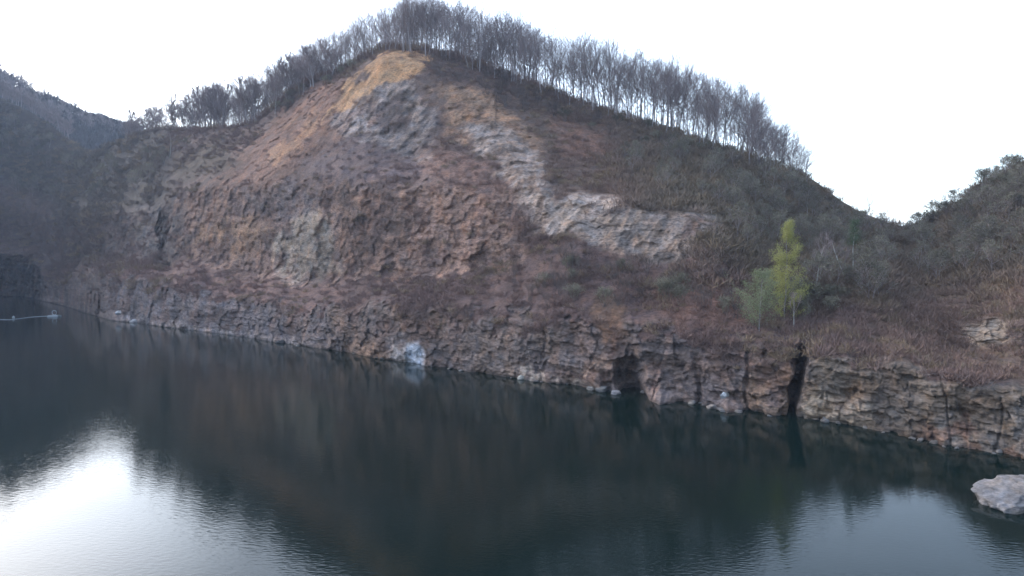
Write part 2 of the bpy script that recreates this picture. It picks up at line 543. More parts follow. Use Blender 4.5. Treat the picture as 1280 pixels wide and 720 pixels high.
rel += vert * rock * 1.6 * (fbm(np.stack([Pn[..., 0] / 3.0, Pn[..., 1] / 3.0, Pn[..., 2] / 24.0], -1), 4, 91, True) - 0.6)
rel += smoothz * rock * 2.5 * (fbm(np.stack([(Pn[..., 0] - .5 * Pn[..., 2]) / 4.5, Pn[..., 1] / 4.5, (Pn[..., 2] + .5 * Pn[..., 0]) / 18.0], -1), 3, 95, True) - 0.6)
soft_rel = (1 - rock) * (2.6 * (fbm(Pn / 14.0, 4, 101) - 0.5) + 1.2 * (fbm(Pn / 4.0, 3, 105) - 0.5))
out = rel * 0.9 + soft_rel


# clefts and recesses in the lower cliff
def slot(xc, wpx, yt, yb, depth, lean=0.0, soft=4):
    xx = PX + 0.7 * wx - (xc + lean * (PY - yb))
    depth = depth * np.clip(.4 + 1.4 * (fine_n - .25) + .6 * (base_n - .3), .2, 1.3)
    wpx = wpx * np.clip(.5 + 1.1 * fine_n, .5, 1.4)
    return -depth * sstep(wpx, wpx * 0.35, np.abs(xx)) * sstep(yt - soft, yt + soft, PY + .2 * wy) * (1 - sstep(yb + 30, yb + 40, PY))


out += slot(985, 11, 432, 525, 15, -0.10)
out += slot(788, 20, 446, 500, 8, 0.1, 22)
out += slot(756, 12, 468, 495, 3)
out += slot(10, 40, 326, 380, 34, 0, 14)
out += slot(204, 5.5, 264, 304, 7)
out += slot(931, 3.0, 440, 520, 1.3)
out += slot(122, 4, 362, 400, 4)
out += slot(872, 6, 440, 510, 1.4)
for i in range(26):
    xc = rng.uniform(150, 1270)
    yb_ = np.interp(xc, *Y0)
    yt_ = np.interp(xc, *Y1)
    out += slot(xc, rng.uniform(1.5, 4.5), rng.uniform(yt_, yb_ - 15), yb_, rng.uniform(.3, .8), rng.uniform(-.7, .7))
# little cones of fallen rock at the foot
for (xc, wpx, hpx, amp) in ((825, 26, 20, 6), (908, 22, 18, 5), (140, 28, 12, 10), (1180, 30, 12, 3), (60, 25, 8, 10)):
    yb_ = np.interp(xc, *Y0)
    t = np.clip((yb_ - PY) / hpx, 0, 1)
    out += amp * (1 - t) * np.clip(1 - np.abs(PX - xc) / (wpx * (1.05 - t)), 0, 1)
out *= 1 - 0.8 * sstep(5.6, 6.0, V)
lift = (1 - rock) * 1.2 * (fbm(Pn / 7.0, 3, 111) - 0.5)
lift *= sstep(0.3, 1.0, V)
S = P.copy()
k = 1 - out / rad
S[..., 0] *= k
S[..., 1] *= k
S[..., 2] += lift
S[0, :, 2] = 0.0
# below water and behind the ridge
sk = []
for z, g in ((-7.0, 0.0), (-2.0, 0.0)):
    r_ = S[0].copy()
    r_[:, 2] = z
    sk.append(r_)
rim = S[-1]
back = []
rr = np.sqrt(rim[:, 0] ** 2 + rim[:, 1] ** 2)
BACK = ((4, -0.3), (10, -.8), (18, -1.6), (28, -2.6), (40, -4), (60, -7), (100, -16), (180, -50), (320, -90), (600, -140))
for dd, dz in BACK:
    b_ = rim.copy()
    b_[:, 0] *= 1 + dd / rr
    b_[:, 1] *= 1 + dd / rr
    b_[:, 2] = np.maximum(rim[:, 2] + dz + 2.5 * (vnoise(b_ / 15.0, 5) - .5) * min(1, dd / 15), -4)
    back.append(b_)
ALL = np.concatenate([np.stack(sk), S, np.stack(back)])
nr = ALL.shape[0]
CA = np.concatenate([np.repeat(C[:1], 2, 0), C, np.repeat(C[-1:], len(BACK), 0)])
idx = np.arange(nr * nx).reshape(nr, nx)
FA = np.stack([idx[:-1, :-1], idx[:-1, 1:], idx[1:, 1:], idx[1:, :-1]], -1).reshape(-1, 4)
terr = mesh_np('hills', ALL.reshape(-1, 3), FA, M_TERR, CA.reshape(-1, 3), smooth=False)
terr['kind'] = 'structure'
BACKPTS = np.concatenate([S[-1:], np.stack(back)])
BACKD = np.array([0] + [b[0] for b in BACK], float)

# far ridge behind the left saddle
fx = np.arange(-260, 300, 4.0)
fsky = np.interp(fx, [-260, 0, 40, 80, 120, 150, 175, 200, 300], [60, 100, 122, 138, 151, 157, 160, 163, 165])
fbot = np.full(fx.shape, 270.0)
tt = np.linspace(0, 1, 30)[:, None]
FY = fbot * (1 - tt) + fsky * tt
FD = 640 + 190 * tt + 0 * FY
FP = unproj(np.broadcast_to(fx, FY.shape), FY, FD)
FP[..., 2] += 5 * (fbm(FP / 30.0, 3, 7) - 0.5)
frim = FP[-1]
fb = []
for dd, dz in ((15, -2), (60, -12), (200, -60), (500, -130)):
    b_ = frim.copy()
    q = np.sqrt(b_[:, 0] ** 2 + b_[:, 1] ** 2)
    b_[:, 0] *= 1 + dd / q
    b_[:, 1] *= 1 + dd / q
    b_[:, 2] = np.maximum(b_[:, 2] + dz, -4)
    fb.append(b_)
f0 = FP[0].copy()
f0[:, 2] = -5
FAll = np.concatenate([f0[None], FP, np.stack(fb)])
n1_, n2_ = FAll.shape[:2]
ii = np.arange(n1_ * n2_).reshape(n1_, n2_)
fcol = np.zeros((n1_ * n2_, 3))
fcol[:] = (0.075, 0.066, 0.062)
fr_ = mesh_np('far_hills', FAll.reshape(-1, 3), np.stack([ii[:-1, :-1], ii[:-1, 1:], ii[1:, 1:], ii[1:, :-1]], -1).reshape(-1, 4), M_TERR, fcol)
fr_['kind'] = 'structure'

# ground sheet out to the horizon (also the lake bed)
g = 9000.0
gv = [(-g, -g, -6.5), (g, -g, -6.5), (g, g, -6.5), (-g, g, -6.5)]
gr = mesh_np('ground', gv, [(0, 1, 2, 3)], M_TERR, np.array([(0.10, 0.09, 0.07)] * 4), smooth=False)
gr['kind'] = 'structure'

# ------------------------------------------------------------------ water
wm, nt, b = new_mat('lake_water')
L = nt.links.new
b.inputs['Base Color'].default_value = (0.0018, 0.0088, 0.0074, 1)
b.inputs['Roughness'].default_value = 0.055
b.inputs['IOR'].default_value = 1.333
b.inputs['Specular IOR Level'].default_value = 0.31
pos = N(nt, 'ShaderNodeNewGeometry')
mp = N(nt, 'ShaderNodeMapping')
mp.inputs['Rotation'].default_value = (0, 0, R(35))
mp.inputs['Scale'].default_value = (1.0, 2.1, 1.0)
L(pos.outputs['Position'], mp.inputs['Vector'])
na = N(nt, 'ShaderNodeTexNoise', i_Scale=1.3, i_Detail=2.5, i_Roughness=0.5)
nb = N(nt, 'ShaderNodeTexNoise', i_Scale=0.10, i_Detail=2.0)
L(mp.outputs[0], na.inputs['Vector'])
L(pos.outputs['Position'], nb.inputs['Vector'])
# calm and ruffled patches
nc = N(nt, 'ShaderNodeTexNoise', i_Scale=0.018, i_Detail=3.0)
L(pos.outputs['Position'], nc.inputs['Vector'])
rc = N(nt, 'ShaderNodeMapRange')
rc.inputs['From Min'].default_value = 0.35
rc.inputs['From Max'].default_value = 0.65
rc.inputs['To Min'].default_value = 0.5
rc.inputs['To Max'].default_value = 1.0
L(nc.outputs['Fac'], rc.inputs['Value'])
mm = N(nt, 'ShaderNodeMath', operation='MULTIPLY')
L(na.outputs['Fac'], mm.inputs[0])
L(rc.outputs['Result'], mm.inputs[1])
b1 = N(nt, 'ShaderNodeBump', i_Strength=1.0, i_Distance=0.0155)
L(mm.outputs[0], b1.inputs['Height'])
b2 = N(nt, 'ShaderNodeBump', i_Strength=1.0, i_Distance=0.018)
L(nb.outputs['Fac'], b2.inputs['Height'])
L(b2.outputs['Normal'], b1.inputs['Normal'])
L(b1.outputs['Normal'], b.inputs['Normal'])
wv = [(-900, -300, 0), (700, -300, 0), (700, 900, 0), (-900, 900, 0)]
wat = mesh_np('water', wv, [(0, 1, 2, 3)], wm, smooth=False)
wat['kind'] = 'structure'


# ------------------------------------------------------------------ tree generators
class Tubes:
    def __init__(s):
        s.v, s.f, s.n = [], [], 0

    def seg(s, a, b_, ra, rb, sides=3):
        a, b_ = np.asarray(a, float), np.asarray(b_, float)
        d = b_ - a
        d = d / (np.linalg.norm(d) + 1e-9)
        u = np.cross(d, (0.31, 0.9, 0.2) if abs(d[2]) > .8 else (0, 0, 1))
        u /= np.linalg.norm(u)
        w_ = np.cross(d, u)
        ang = np.arange(sides) * 2 * math.pi / sides + random.random() * 3
        ring = np.cos(ang)[:, None] * u + np.sin(ang)[:, None] * w_
        s.v.append(a + ring * ra)
        s.v.append(b_ + ring * rb)
        for k_ in range(sides):
            k2 = (k_ + 1) % sides
            s.f.append((s.n + k_, s.n + k2, s.n + sides + k2, s.n + sides + k_))
        s.n += 2 * sides

    def quad(s, c, size, nrm=None):
        n_ = rand_dir()
        u = np.cross(n_, rand_dir())
        u /= np.linalg.norm(u) + 1e-9
        w_ = np.cross(n_, u)
        a, b_ = size * random.uniform(.6, 1.2), size * random.uniform(.6, 1.2)
        c = np.asarray(c, float)
        s.v.append(np.array([c + u * a * .5, c + w_ * b_ * .5, c - u * a * .5, c - w_ * b_ * .5]))
        s.f.append((s.n, s.n + 1, s.n + 2, s.n + 3))
        s.n += 4

    def build(s, name, mat, parent):
        return mesh_np(name, np.concatenate(s.v), s.f, mat, smooth=False, parent=parent)


def rand_dir():
    v = np.array([random.gauss(0, 1) for _ in range(3)])
    return v / (np.linalg.norm(v) + 1e-9)


def rot_toward(d, ang, az):
    u = np.cross(d, (0, 0, 1))
    if np.linalg.norm(u) < 1e-3:
        u = np.array((1.0, 0, 0))
    u /= np.linalg.norm(u)
    w_ = np.cross(d, u)
    s_ = math.cos(az) * u + math.sin(az) * w_
    v = d * math.cos(ang) + s_ * math.sin(ang)
    return v / np.linalg.norm(v)


def grow(tb, p, d, length, r, level, maxl, tips, up=0.25, spread=0.6, twig=0.03, nch=(3, 4)):
    nseg = 2 if level < maxl else 1
    a = np.array(p, float)
    for k_ in range(nseg):
        d = d + rand_dir() * 0.16 + np.array((0, 0, up * 0.35))
        d /= np.linalg.norm(d)
        b_ = a + d * length / nseg
        r2 = max(twig, r * 0.78)
        tb.seg(a, b_, r, r2 if level < maxl else twig * .5)
        if level < maxl:
            for _ in range(random.randint(*nch) if k_ == nseg - 1 else random.randint(1, 2)):
                c = rot_toward(d, random.uniform(.3, 1) * spread, random.uniform(0, 6.28))
                grow(tb, b_, c, length * random.uniform(.55, .8), r2 * .62, level + 1, maxl, tips, up, spread, twig, nch)
        a, r = b_, r2
    if level >= maxl - 1:
        tips.append(a)


def bare_tree(h, crown_from=0.45, lean=0.03, spread=0.65, maxl=3, bark=M_BARK, tw=M_TWIG, name='bare_tree', leaf=None, nleaf=0, lsize=.2, forks=9, trunk_r=None, twig=.028, blen=.26, nch=(3, 4)):
    root = empty(name, (0, 0, 0))
    t = Tubes()
    c = Tubes()
    tips = []
    p = np.zeros(3)
    p[2] = -1.0
    d = np.array((random.gauss(0, lean), random.gauss(0, lean), 1.0))
    d /= np.linalg.norm(d)
    r = trunk_r or h * 0.0125
    pts = [p.copy()]
    n_ = 9
    for k_ in range(n_):
        d = d + np.array((random.gauss(0, .05), random.gauss(0, .05), 0.05))
        d /= np.linalg.norm(d)
        q = p + d * (h * .88 + 1) / n_
        ra = r * (1 - .82 * k_ / n_) * (1.35 if k_ == 0 else 1)
        rb = r * (1 - .82 * (k_ + 1) / n_)
        t.seg(p, q, ra, rb, 6)
        p = q
        pts.append(p.copy())
    pts = np.array(pts)
    zz = np.linspace(0, 1, len(pts))
    for k_ in range(forks):
        u = crown_from + (1 - crown_from) * (k_ + random.random()) / forks
        u = min(u, 0.99)
        q = np.array([np.interp(u, zz, pts[:, j]) for j in range(3)])
        ang = random.uniform(.5, 1.0) * (1.25 - .6 * (u - crown_from) / (1 - crown_from)) * spread * 1.2
        dd = rot_toward(np.array((0, 0, 1.0)), ang, k_ * 2.4 + random.uniform(-.5, .5))
        ln = h * blen * random.uniform(.75, 1.15) * (1.1 - .55 * (u - crown_from) / (1 - crown_from))
        grow(c, q, dd, ln, r * (1 - .8 * u) * .55 + .02, 1, maxl, tips, .3, spread, twig, nch)
    t.build('trunk', bark, root)
    if leaf is None:
        c.build('crown', tw, root)
    else:
        cr_ = c.build('limbs', tw, root)
        lv = Tubes()
        for k_ in range(nleaf):
            q = tips[random.randrange(len(tips))]
            lv.quad(q + rand_dir() * random.random() * lsize * 2.6, lsize)
        lv.build('crown', leaf, root)
    return root


def surf(x, y):
    """world point on the hills sheet seen at photo pixel (x, y)"""
    i = int(np.argmin(np.abs(xs - x)))
    j = int(np.argmin(np.abs(PY[:, i] - y)))
    return S[j, i], j, i


protos_bare = [bare_tree(random.uniform(17, 20), random.uniform(.26, .50), spread=random.uniform(.6, .95), forks=random.randint(10, 13), twig=.032, blen=random.uniform(.28, .34), nch=(3, 4)) for _ in range(8)]
protos_far = [bare_tree(19, .2, spread=.75, forks=13, twig=.10, blen=.28, nch=(3, 4), trunk_r=.42) for _ in range(3)]
for q_ in protos_bare:
    print('tree faces', [len(c.data.polygons) for c in q_.children])
protos_bud = [bare_tree(random.uniform(8, 10), .25, spread=.8, name='budding_tree', leaf=M_BUD, nleaf=900, lsize=.34, forks=8, twig=.03, blen=.34) for _ in range(4)]


def shrub_proto(mat, leaf=None, name='shrub'):
    root = empty(name, (0, 0, 0))
    t, c, tips = Tubes(), Tubes(), []
    for k_ in range(7):
        d = rot_toward(np.array((0, 0, 1.0)), random.uniform(.05, .65), random.uniform(0, 6.28))
        b0 = np.array((random.gauss(0, .2), random.gauss(0, .2), -.4))
        e_ = b0 + d * 1.3
        t.seg(b0, e_, .07, .045, 4)
        grow(c, e_, d, 1.25, .04, 1, 3, tips, .2, .9, .022)
    t.build('stem', mat, root)
    if leaf:
        for k_ in range(420):
            q = tips[random.randrange(len(tips))]
            c.quad(q + rand_dir() * random.random() * .5, .22)
        c.build('crown', leaf, root)
    else:
        c.build('crown', mat, root)
    return root


protos_shrub = [shrub_proto(M_SHRUBTWIG) for _ in range(3)] + [shrub_proto(M_SHRUBTWIG, M_BUD) for _ in range(2)]
used = set()


def put(protos, loc, s, label, cat, group, sz=None):
    pr = random.choice(protos)
    if pr.name not in used:
        used.add(pr.name)
        o = pr
        o.location = loc
        o.rotation_euler = (0, 0, random.uniform(0, 6.28))
        o.scale = (s, s, sz or s)
    else:
        o = copy_tree(pr, loc, random.uniform(0, 6.28), s, sz)
    tag(o, label, cat, group)
    return o


# ridge trees: the wanted top line (photo pixels) sets each height
TOP = K((150, 150), (175, 142), (200, 134), (250, 112), (300, 98), (330, 88), (380, 66), (420, 44), (460, 26), (505, 6), (560, 3), (600, 12), (640, 26), (700, 44), (760, 60), (800, 66),
        (850, 88), (900, 108), (940, 132), (980, 170), (1008, 196))


def ridge_label(x):
    if x < 330:
        return ('bare grey tree in the thin row on the low left shoulder of the ridge', 'bare trees on the left shoulder of the ridge')
    if x < 475:
        return ('bare tree in the thicket climbing the left side of the summit', 'bare trees left of the summit')
    if x < 650:
        return ('tall bare tree crowning the summit above the ochre scar', 'bare trees on the summit')
    if x < 860:
        return ('slender bare tree in the open row descending right of the summit', 'bare trees on the right ridge slope')
    return ('bare tree near the lower right end of the ridge row', 'bare trees at the right end of the ridge')


def back_point(x, dd):
    i = int(np.argmin(np.abs(xs - x)))
    return np.array([np.interp(dd, BACKD, BACKPTS[:, i, j]) for j in range(3)])


HP = 19.0
xt = 160.0
while xt < 1008:
    dd = random.choice((1, 3, 6, 10, 14, 20, 27))
    x = xt + random.uniform(-2.5, 2.5)
    loc = back_point(x, dd)
    if random.random() < .30 and x > 330:
        i_ = int(np.argmin(np.abs(xs - x)))
        loc = S[-1 - random.randint(2, 11), i_] + np.array((0, 0, -.3))
    ytop = np.interp(x, *TOP) + abs(random.gauss(0, 9)) - 5 + (0 if random.random() < .68 else random.uniform(8, 36))
    top = unproj(x, ytop, loc[1])[2]
    h = max(6, min(26, top - loc[2]))
    s = h / HP
    lb, gp = ridge_label(x)
    put(protos_far if random.random() < np.interp(x, [160, 250, 400, 450], [.9, .6, .35, 0]) else protos_bare, loc, .5 * s + .55, lb, 'tree', gp, s)
    xt += random.uniform(2.3, 4.1) if x > 330 else random.uniform(2.1, 3.6)
n_bare = sum(1 for o in COL.objects if o.get('category') == 'tree')
# the rest of the wood behind the front rows: one mass
def merged(name, protos_, spots, mat, label):
    vs__, fs__, n__ = [], [], 0
    src = []
    for p_ in protos_:
        for ch in p_.children:
            me = ch.data
            v = np.zeros(len(me.vertices) * 3, np.float32)
            me.vertices.foreach_get('co', v)
            f = np.zeros(len(me.loops), np.int32)
            me.loops.foreach_get('vertex_index', f)
            src.append((p_.name, v.reshape(-1, 3), f, [q.loop_total for q in me.polygons]))
    by = {}
    for nm, v, f, lt in src:
        assert set(lt) == {4}
        by.setdefault(nm, []).append((v, f.reshape(-1, 4)))
    names = list(by)
    for (loc, s_, sz) in spots:
        a = random.uniform(0, 6.28)
        ca, sa = math.cos(a), math.sin(a)
        for v, f in by[random.choice(names)]:
            w_ = np.stack([(v[:, 0] * ca - v[:, 1] * sa) * s_, (v[:, 0] * sa + v[:, 1] * ca) * s_, v[:, 2] * sz], -1) + loc
            vs__.append(w_)
            fs__.append(f + n__)
            n__ += len(w_)
    o_ = mesh_np(name, np.concatenate(vs__), np.concatenate(fs__), mat, smooth=False)
    tag(o_, label, 'wood', None, 'stuff')
    print(name, n__)


spots = []
for k_ in range(330):
    x = random.uniform(165, 1004) if random.random() < .5 else random.uniform(230, 670)
    loc = back_point(x, random.uniform(12, 75))
    ytop = np.interp(x, *TOP) + abs(random.gauss(0, 9)) - 2
    h = max(6, min(27, unproj(x, ytop, loc[1])[2] - loc[2]))
    spots.append((loc, .5 * h / HP + .5, h / HP))
merged('ridge_wood', protos_bare[:5], spots, M_TWIG, 'hazy bare woodland standing behind the front rows of the ridge')
# far left ridge
xt = -14
while xt < 172:
    x = xt
    sky = np.interp(x, fx, fsky)
    i = int(np.argmin(np.abs(fx - x)))
    loc = FP[-1 - random.randint(0, 4), i] + np.array((random.uniform(-3, 3), random.uniform(-2, 2), -1.5))
    put(protos_far, loc, random.uniform(.9, 1.25) * np.interp(x, [0, 60, 150], [1.2, 1.0, .55]), 'small bare tree on the hazy ridge far behind the left saddle', 'tree', 'bare trees on the far left ridge')
    xt += random.uniform(2.0, 3.6)
# left front hill skyline
for x in np.arange(-10, 88, 3.0):
    i = int(np.argmin(np.abs(xs - x)))
    loc = back_point(x, random.uniform(0, 10))
    put(protos_far, loc, random.uniform(.65, .9), 'bare tree on the skyline of the hill at the far left edge', 'tree', 'bare trees on the left hill skyline')
print('bare', sum(1 for o in COL.objects if o.name.startswith('bare_tree')))

# budding trees on the wooded slopes
BUD = [([(770, 195), (860, 190), (960, 225), (1010, 240), (1020, 320), (930, 320), (900, 262), (800, 238)], 60, 'grey green budding tree on the wooded slope above the pale rock face', 'budding trees above the pale rock face'),
       ([(1000, 238), (1060, 265), (1110, 290), (1120, 380), (1040, 385), (990, 330)], 42, 'grey green budding tree in the dark wood falling to the right saddle', 'budding trees by the right saddle'),
       ([(1130, 296), (1180, 275), (1240, 235), (1285, 215), (1290, 330), (1180, 370), (1130, 370)], 48, 'budding tree on the hill at the right edge', 'budding trees on the right hill'),
       ([(-10, 150), (60, 180), (110, 215), (200, 190), (240, 185), (190, 240), (110, 262), (40, 250), (-10, 230)], 46, 'grey green budding tree on the slope below the left saddle', 'budding trees below the left saddle')]
for poly, n_, lb, gp in BUD:
    pl = np.array(poly, float)
    c_ = 0
    while c_ < n_:
        x = random.uniform(pl[:, 0].min(), pl[:, 0].max())
        y = random.uniform(pl[:, 1].min(), pl[:, 1].max())
        if poly_mask(np.array([x]), np.array([y]), poly, 2)[0] < .5:
            continue
        loc, j, i = surf(x, y)
        s = random.uniform(.5, .95) * (1.0 if x > 300 else 1.5)
        put(protos_bud, loc, s, lb, 'tree', gp)
        c_ += 1

# named single trees
def single(name, label, x, y, h, **kw):
    loc, j, i = surf(x, y)
    o = bare_tree(h, name=name, **kw)
    o.location = loc
    tag(o, label, 'tree')
    return o


def depth_at(x, y):
    return surf(x, y)[0][1]


def poplar(name, label, x, y, h, wd, leaf, n_, low=.08):
    loc, j, i = surf(x, y)
    root = empty(name, loc)
    t = Tubes()
    lm = Tubes()
    lv = Tubes()
    p = np.array((0, 0, -1.0))
    pts = []
    for k_ in range(10):
        q = p + np.array((random.gauss(0.02, .05), random.gauss(0, .05), 1)) * (h + 1) / 10
        t.seg(p, q, .17 * (1 - .085 * k_), .17 * (1 - .085 * (k_ + 1)), 6)
        pts.append(q)
        p = q
    tip = []
    for k_ in range(60):
        u = low + (1 - low) * random.random() ** 1.25
        zc = u * h
        b0 = pts[min(9, int(u * 9.5))].copy()
        b0[2] = zc
        wl = wd * (1 - .86 * (u ** .75)) * random.uniform(.5, 1.2) + .2
        az = random.uniform(0, 6.28)
        e_ = b0 + np.array((math.cos(az) * wl, math.sin(az) * wl, random.uniform(.5, 1.6) * wl + .3))
        e_[2] = min(e_[2], h * random.uniform(.97, 1.05))
        lm.seg(b0, e_, .035, .012)
        for m_ in range(n_ // 60):
            q = b0 + (e_ - b0) * random.uniform(.35, 1.05)
            lv.quad(q + rand_dir() * random.random() * 1.2, .19)
    t.build('trunk', M_BARK if low < .3 else M_PALEBARK, root)
    lm.build('limbs', M_SHRUBTWIG, root)
    lv.build('crown', leaf, root)
    tag(root, label, 'tree')


poplar('poplar_tree', 'bright yellow green slender poplar standing above the dark cleft', 980, 402, 20.5, 5.6, M_YELLOW, 17000, .0)
poplar('young_tree', 'rounded pale green young tree just left of the yellow poplar', 949, 414, 12, 7.0, M_PALEGREEN, 8500, .0)
poplar('young_tree', 'fresh green topped tree between the forked pale trunk and the right saddle', 1066, 340, 13, 3.4, M_FRESH, 3000, .5)
single('birch_tree', 'bare birch with pale slim trunk right of the yellow poplar', 1019, 362, 12, bark=M_PALEBARK, forks=7, trunk_r=.16, crown_from=.4)
single('birch_tree', 'leaning pale trunked bare birch under the fresh green crown', 1058, 350, 11, bark=M_PALEBARK, forks=8, trunk_r=.17, crown_from=.35, lean=.16)
single('birch_tree', 'short pale stem just above the dark cleft in the cliff', 992, 412, 7, bark=M_PALEBARK, forks=6, trunk_r=.13, crown_from=.5)
single('bare_tree', 'lone pale dead trunk standing on the slope left of the ridge row', 212, 196, 13, bark=M_PALEBARK, forks=5, trunk_r=.28, crown_from=.6)
single('bare_tree', 'spreading bare tree against the sky left of the right saddle', 1084, 276, 9, forks=9, crown_from=.25, spread=.8)
single('bare_tree', 'low arching bare tree on the skyline nearest the right saddle', 1108, 284, 6, forks=8, crown_from=.2, spread=1.0)

# shrubs you can tell apart: rim of the summit, ledges, right skyline
def shrubs(pts_poly, n_, smin, smax, lb, gp, only=None):
    pl = np.array(pts_poly, float)
    c_ = 0
    while c_ < n_:
        x = random.uniform(pl[:, 0].min(), pl[:, 0].max())
        y = random.uniform(pl[:, 1].min(), pl[:, 1].max())
        if poly_mask(np.array([x]), np.array([y]), pts_poly, 2)[0] < .5:
            continue
        loc, j, i = surf(x, y)
        put(only or protos_shrub, loc, random.uniform(smin, smax), lb, 'shrub', gp)
        c_ += 1


shrubs([(525, 72), (560, 74), (640, 102), (700, 125), (700, 150), (640, 140), (580, 105), (525, 90)], 45, 1.0, 1.7, 'dense brown shrub on the bank under the summit trees', 'shrubs under the summit trees', protos_shrub[:3])
shrubs([(340, 140), (400, 98), (445, 82), (430, 98), (395, 112), (350, 150)], 28, .9, 1.5, 'grey brown shrub on the rim left of the ochre scar', 'shrubs on the left rim')
shrubs([(1135, 288), (1180, 266), (1240, 226), (1285, 205), (1290, 222), (1180, 285)], 30, 1.0, 1.7, 'bushy shrub along the skyline of the right hill', 'shrubs along the right skyline')
shrubs([(700, 130), (850, 175), (1000, 222), (1000, 235), (850, 195), (700, 150)], 45, .8, 1.5, 'dark shrub at the foot of the right ridge trees', 'shrubs below the right ridge row')
shrubs([(985, 375), (1050, 372), (1055, 412), (1000, 415)], 12, 1.0, 1.7, 'grey green leafing shrub beside the foot of the yellow poplar', 'shrubs beside the poplar', protos_shrub[3:])
shrubs([(640, 330), (700, 320), (830, 345), (900, 345), (930, 400), (760, 395), (640, 380)], 50, .8, 1.4, 'dry brown shrub on the bench under the pale rock face', 'shrubs on the bench under the pale face')

# ------------------------------------------------------------------ scrub: twiggy ground cover nobody could count
fr_mask = (PX > -180) & (PX < 1600) & (V > 0.6) & (V < 5.98)
wgt = np.where(fr_mask, veg, 0).ravel() ** 1.3
wgt = wgt * np.where((PX < -12) | (PX > 1291), 4.0, 1.0).ravel()
wgt = wgt * (0.35 + 1.3 * sstep(.35, .65, base_n).ravel())
NT = 14500
pick = rng.choice(wgt.size, NT, p=wgt / wgt.sum())
bp_ = S.reshape(-1, 3)[pick]
cx_, cy_ = PX.ravel()[pick], PY.ravel()[pick]
ux = np.where(rng.random(4600) < .45, rng.uniform(325, 640, 4600), rng.uniform(160, 1005, 4600))
ud = rng.uniform(0, 30, 4600)
up_ = np.array([back_point(a_, b_) for a_, b_ in zip(ux, ud)])
bp_ = np.concatenate([bp_, up_])
cx_, cy_ = np.concatenate([cx_, ux]), np.concatenate([cy_, ux * 0 + 200])
NT2 = NT
NT = len(bp_)
ridge = np.arange(NT) >= NT2
NB = 70
d = rng.normal(size=(NT, NB, 3))
d[..., 2] = np.abs(d[..., 2]) * 1.1 + .35
d /= np.linalg.norm(d, axis=-1, keepdims=True)
hs = rng.uniform(.7, 1.9, (NT, 1, 1)) * (1 + .5 * (cx_ > 760) * (cy_ < 360) + 1.1 * (1 - sstep(120, 300, cx_)))[:, None, None]
hs = np.where(ridge[:, None, None], rng.uniform(1.4, 4.6, (NT, 1, 1)) * np.where(cx_ > 640, .8, 1)[:, None, None], hs)
d[..., :2] *= np.where(ridge, .55, 1)[:, None, None]
start = bp_[:, None, :] + rng.normal(size=(NT, NB, 3)) * np.array((.45, .45, .12)) * hs
endp = start + d * hs * rng.uniform(.5, 1.2, (NT, NB, 1))
side = np.cross(d, rng.normal(size=(NT, NB, 3)))
side /= np.linalg.norm(side, axis=-1, keepdims=True) + 1e-9
wd = np.where(ridge[:, None, None], hs * .022 + .02, hs * .036)
mid = start * .45 + endp * .55
tv = np.stack([start - side * wd * .5, mid + side * wd, endp, mid - side * wd], 2).reshape(-1, 3)
tf = np.arange(NT * NB * 4).reshape(-1, 4)
green = sstep(700, 900, cx_) * (1 - sstep(300, 390, cy_)) + (1 - sstep(120, 260, cx_)) * (1 - sstep(240, 300, cy_))
green = np.clip(green, 0, 1) * rng.uniform(.3, 1, NT)
mauve = np.array((0.215, 0.143, 0.122))
grn = np.array((0.188, 0.162, 0.118))
tc = mauve * (1 - green[:, None]) + grn * green[:, None]
ocr = (rng.random(NT) < .06 + .4 * sstep(.52, .66, vnoise(bp_ / 9.0, 401)))[:, None]
soilc = C.reshape(-1, 3)[np.concatenate([pick, np.zeros(NT - NT2, int)])]
tc = np.where(ridge[:, None], tc, tc * .6 + .55 * soilc)
tc = np.where(ocr, np.array((.25, .178, .118)), tc) * rng.uniform(.82, 1.18, (NT, 1))
tcol = np.repeat(tc, NB * 4, 0)
sc_ = mesh_np('scrub', tv, tf, M_SCRUB, tcol, smooth=False)
tag(sc_, 'dry brown and grey green scrub covering the benches and slopes of the quarry', 'scrub', None, 'stuff')
print('scrub faces', len(tf))


NF = 1500
fi = rng.integers(4, FP.shape[0], NF)
fi[:200] = FP.shape[0] - 1
fj = rng.integers(58, 112, NF)
fb_ = FP[fi, fj]
nb_ = 30
d = rng.normal(size=(NF, nb_, 3)) * np.array((.35, .35, .3))
d[..., 2] = np.abs(d[..., 2]) + .8
d /= np.linalg.norm(d, axis=-1, keepdims=True)
fh = rng.uniform(5, 11, (NF, 1, 1))
fh[:200] = rng.uniform(8, 17, (200, 1, 1)) * np.interp(fx[fj[:200]], [0, 60, 130, 170], [1.1, 1, .65, .4])[:, None, None]
start = fb_[:, None, :] + rng.normal(size=(NF, nb_, 3)) * np.array((2, 2, .5))
endp = start + d * fh * rng.uniform(.6, 1.1, (NF, nb_, 1))
side = np.cross(d, rng.normal(size=(NF, nb_, 3)))
side /= np.linalg.norm(side, axis=-1, keepdims=True)
mid = start * .35 + endp * .65
tv = np.stack([start - side * .1, mid + side * .3, endp, mid - side * .3], 2).reshape(-1, 3)
fw = mesh_np('far_wood', tv, np.arange(len(tv)).reshape(-1, 4), M_SCRUB, np.repeat(np.array((.10, .088, .085)) * rng.uniform(.6, 1.5, (NF, 1)), nb_ * 4, 0), smooth=False)
tag(fw, 'bluish bare wood covering the far ridge behind the left saddle', 'wood', None, 'stuff')

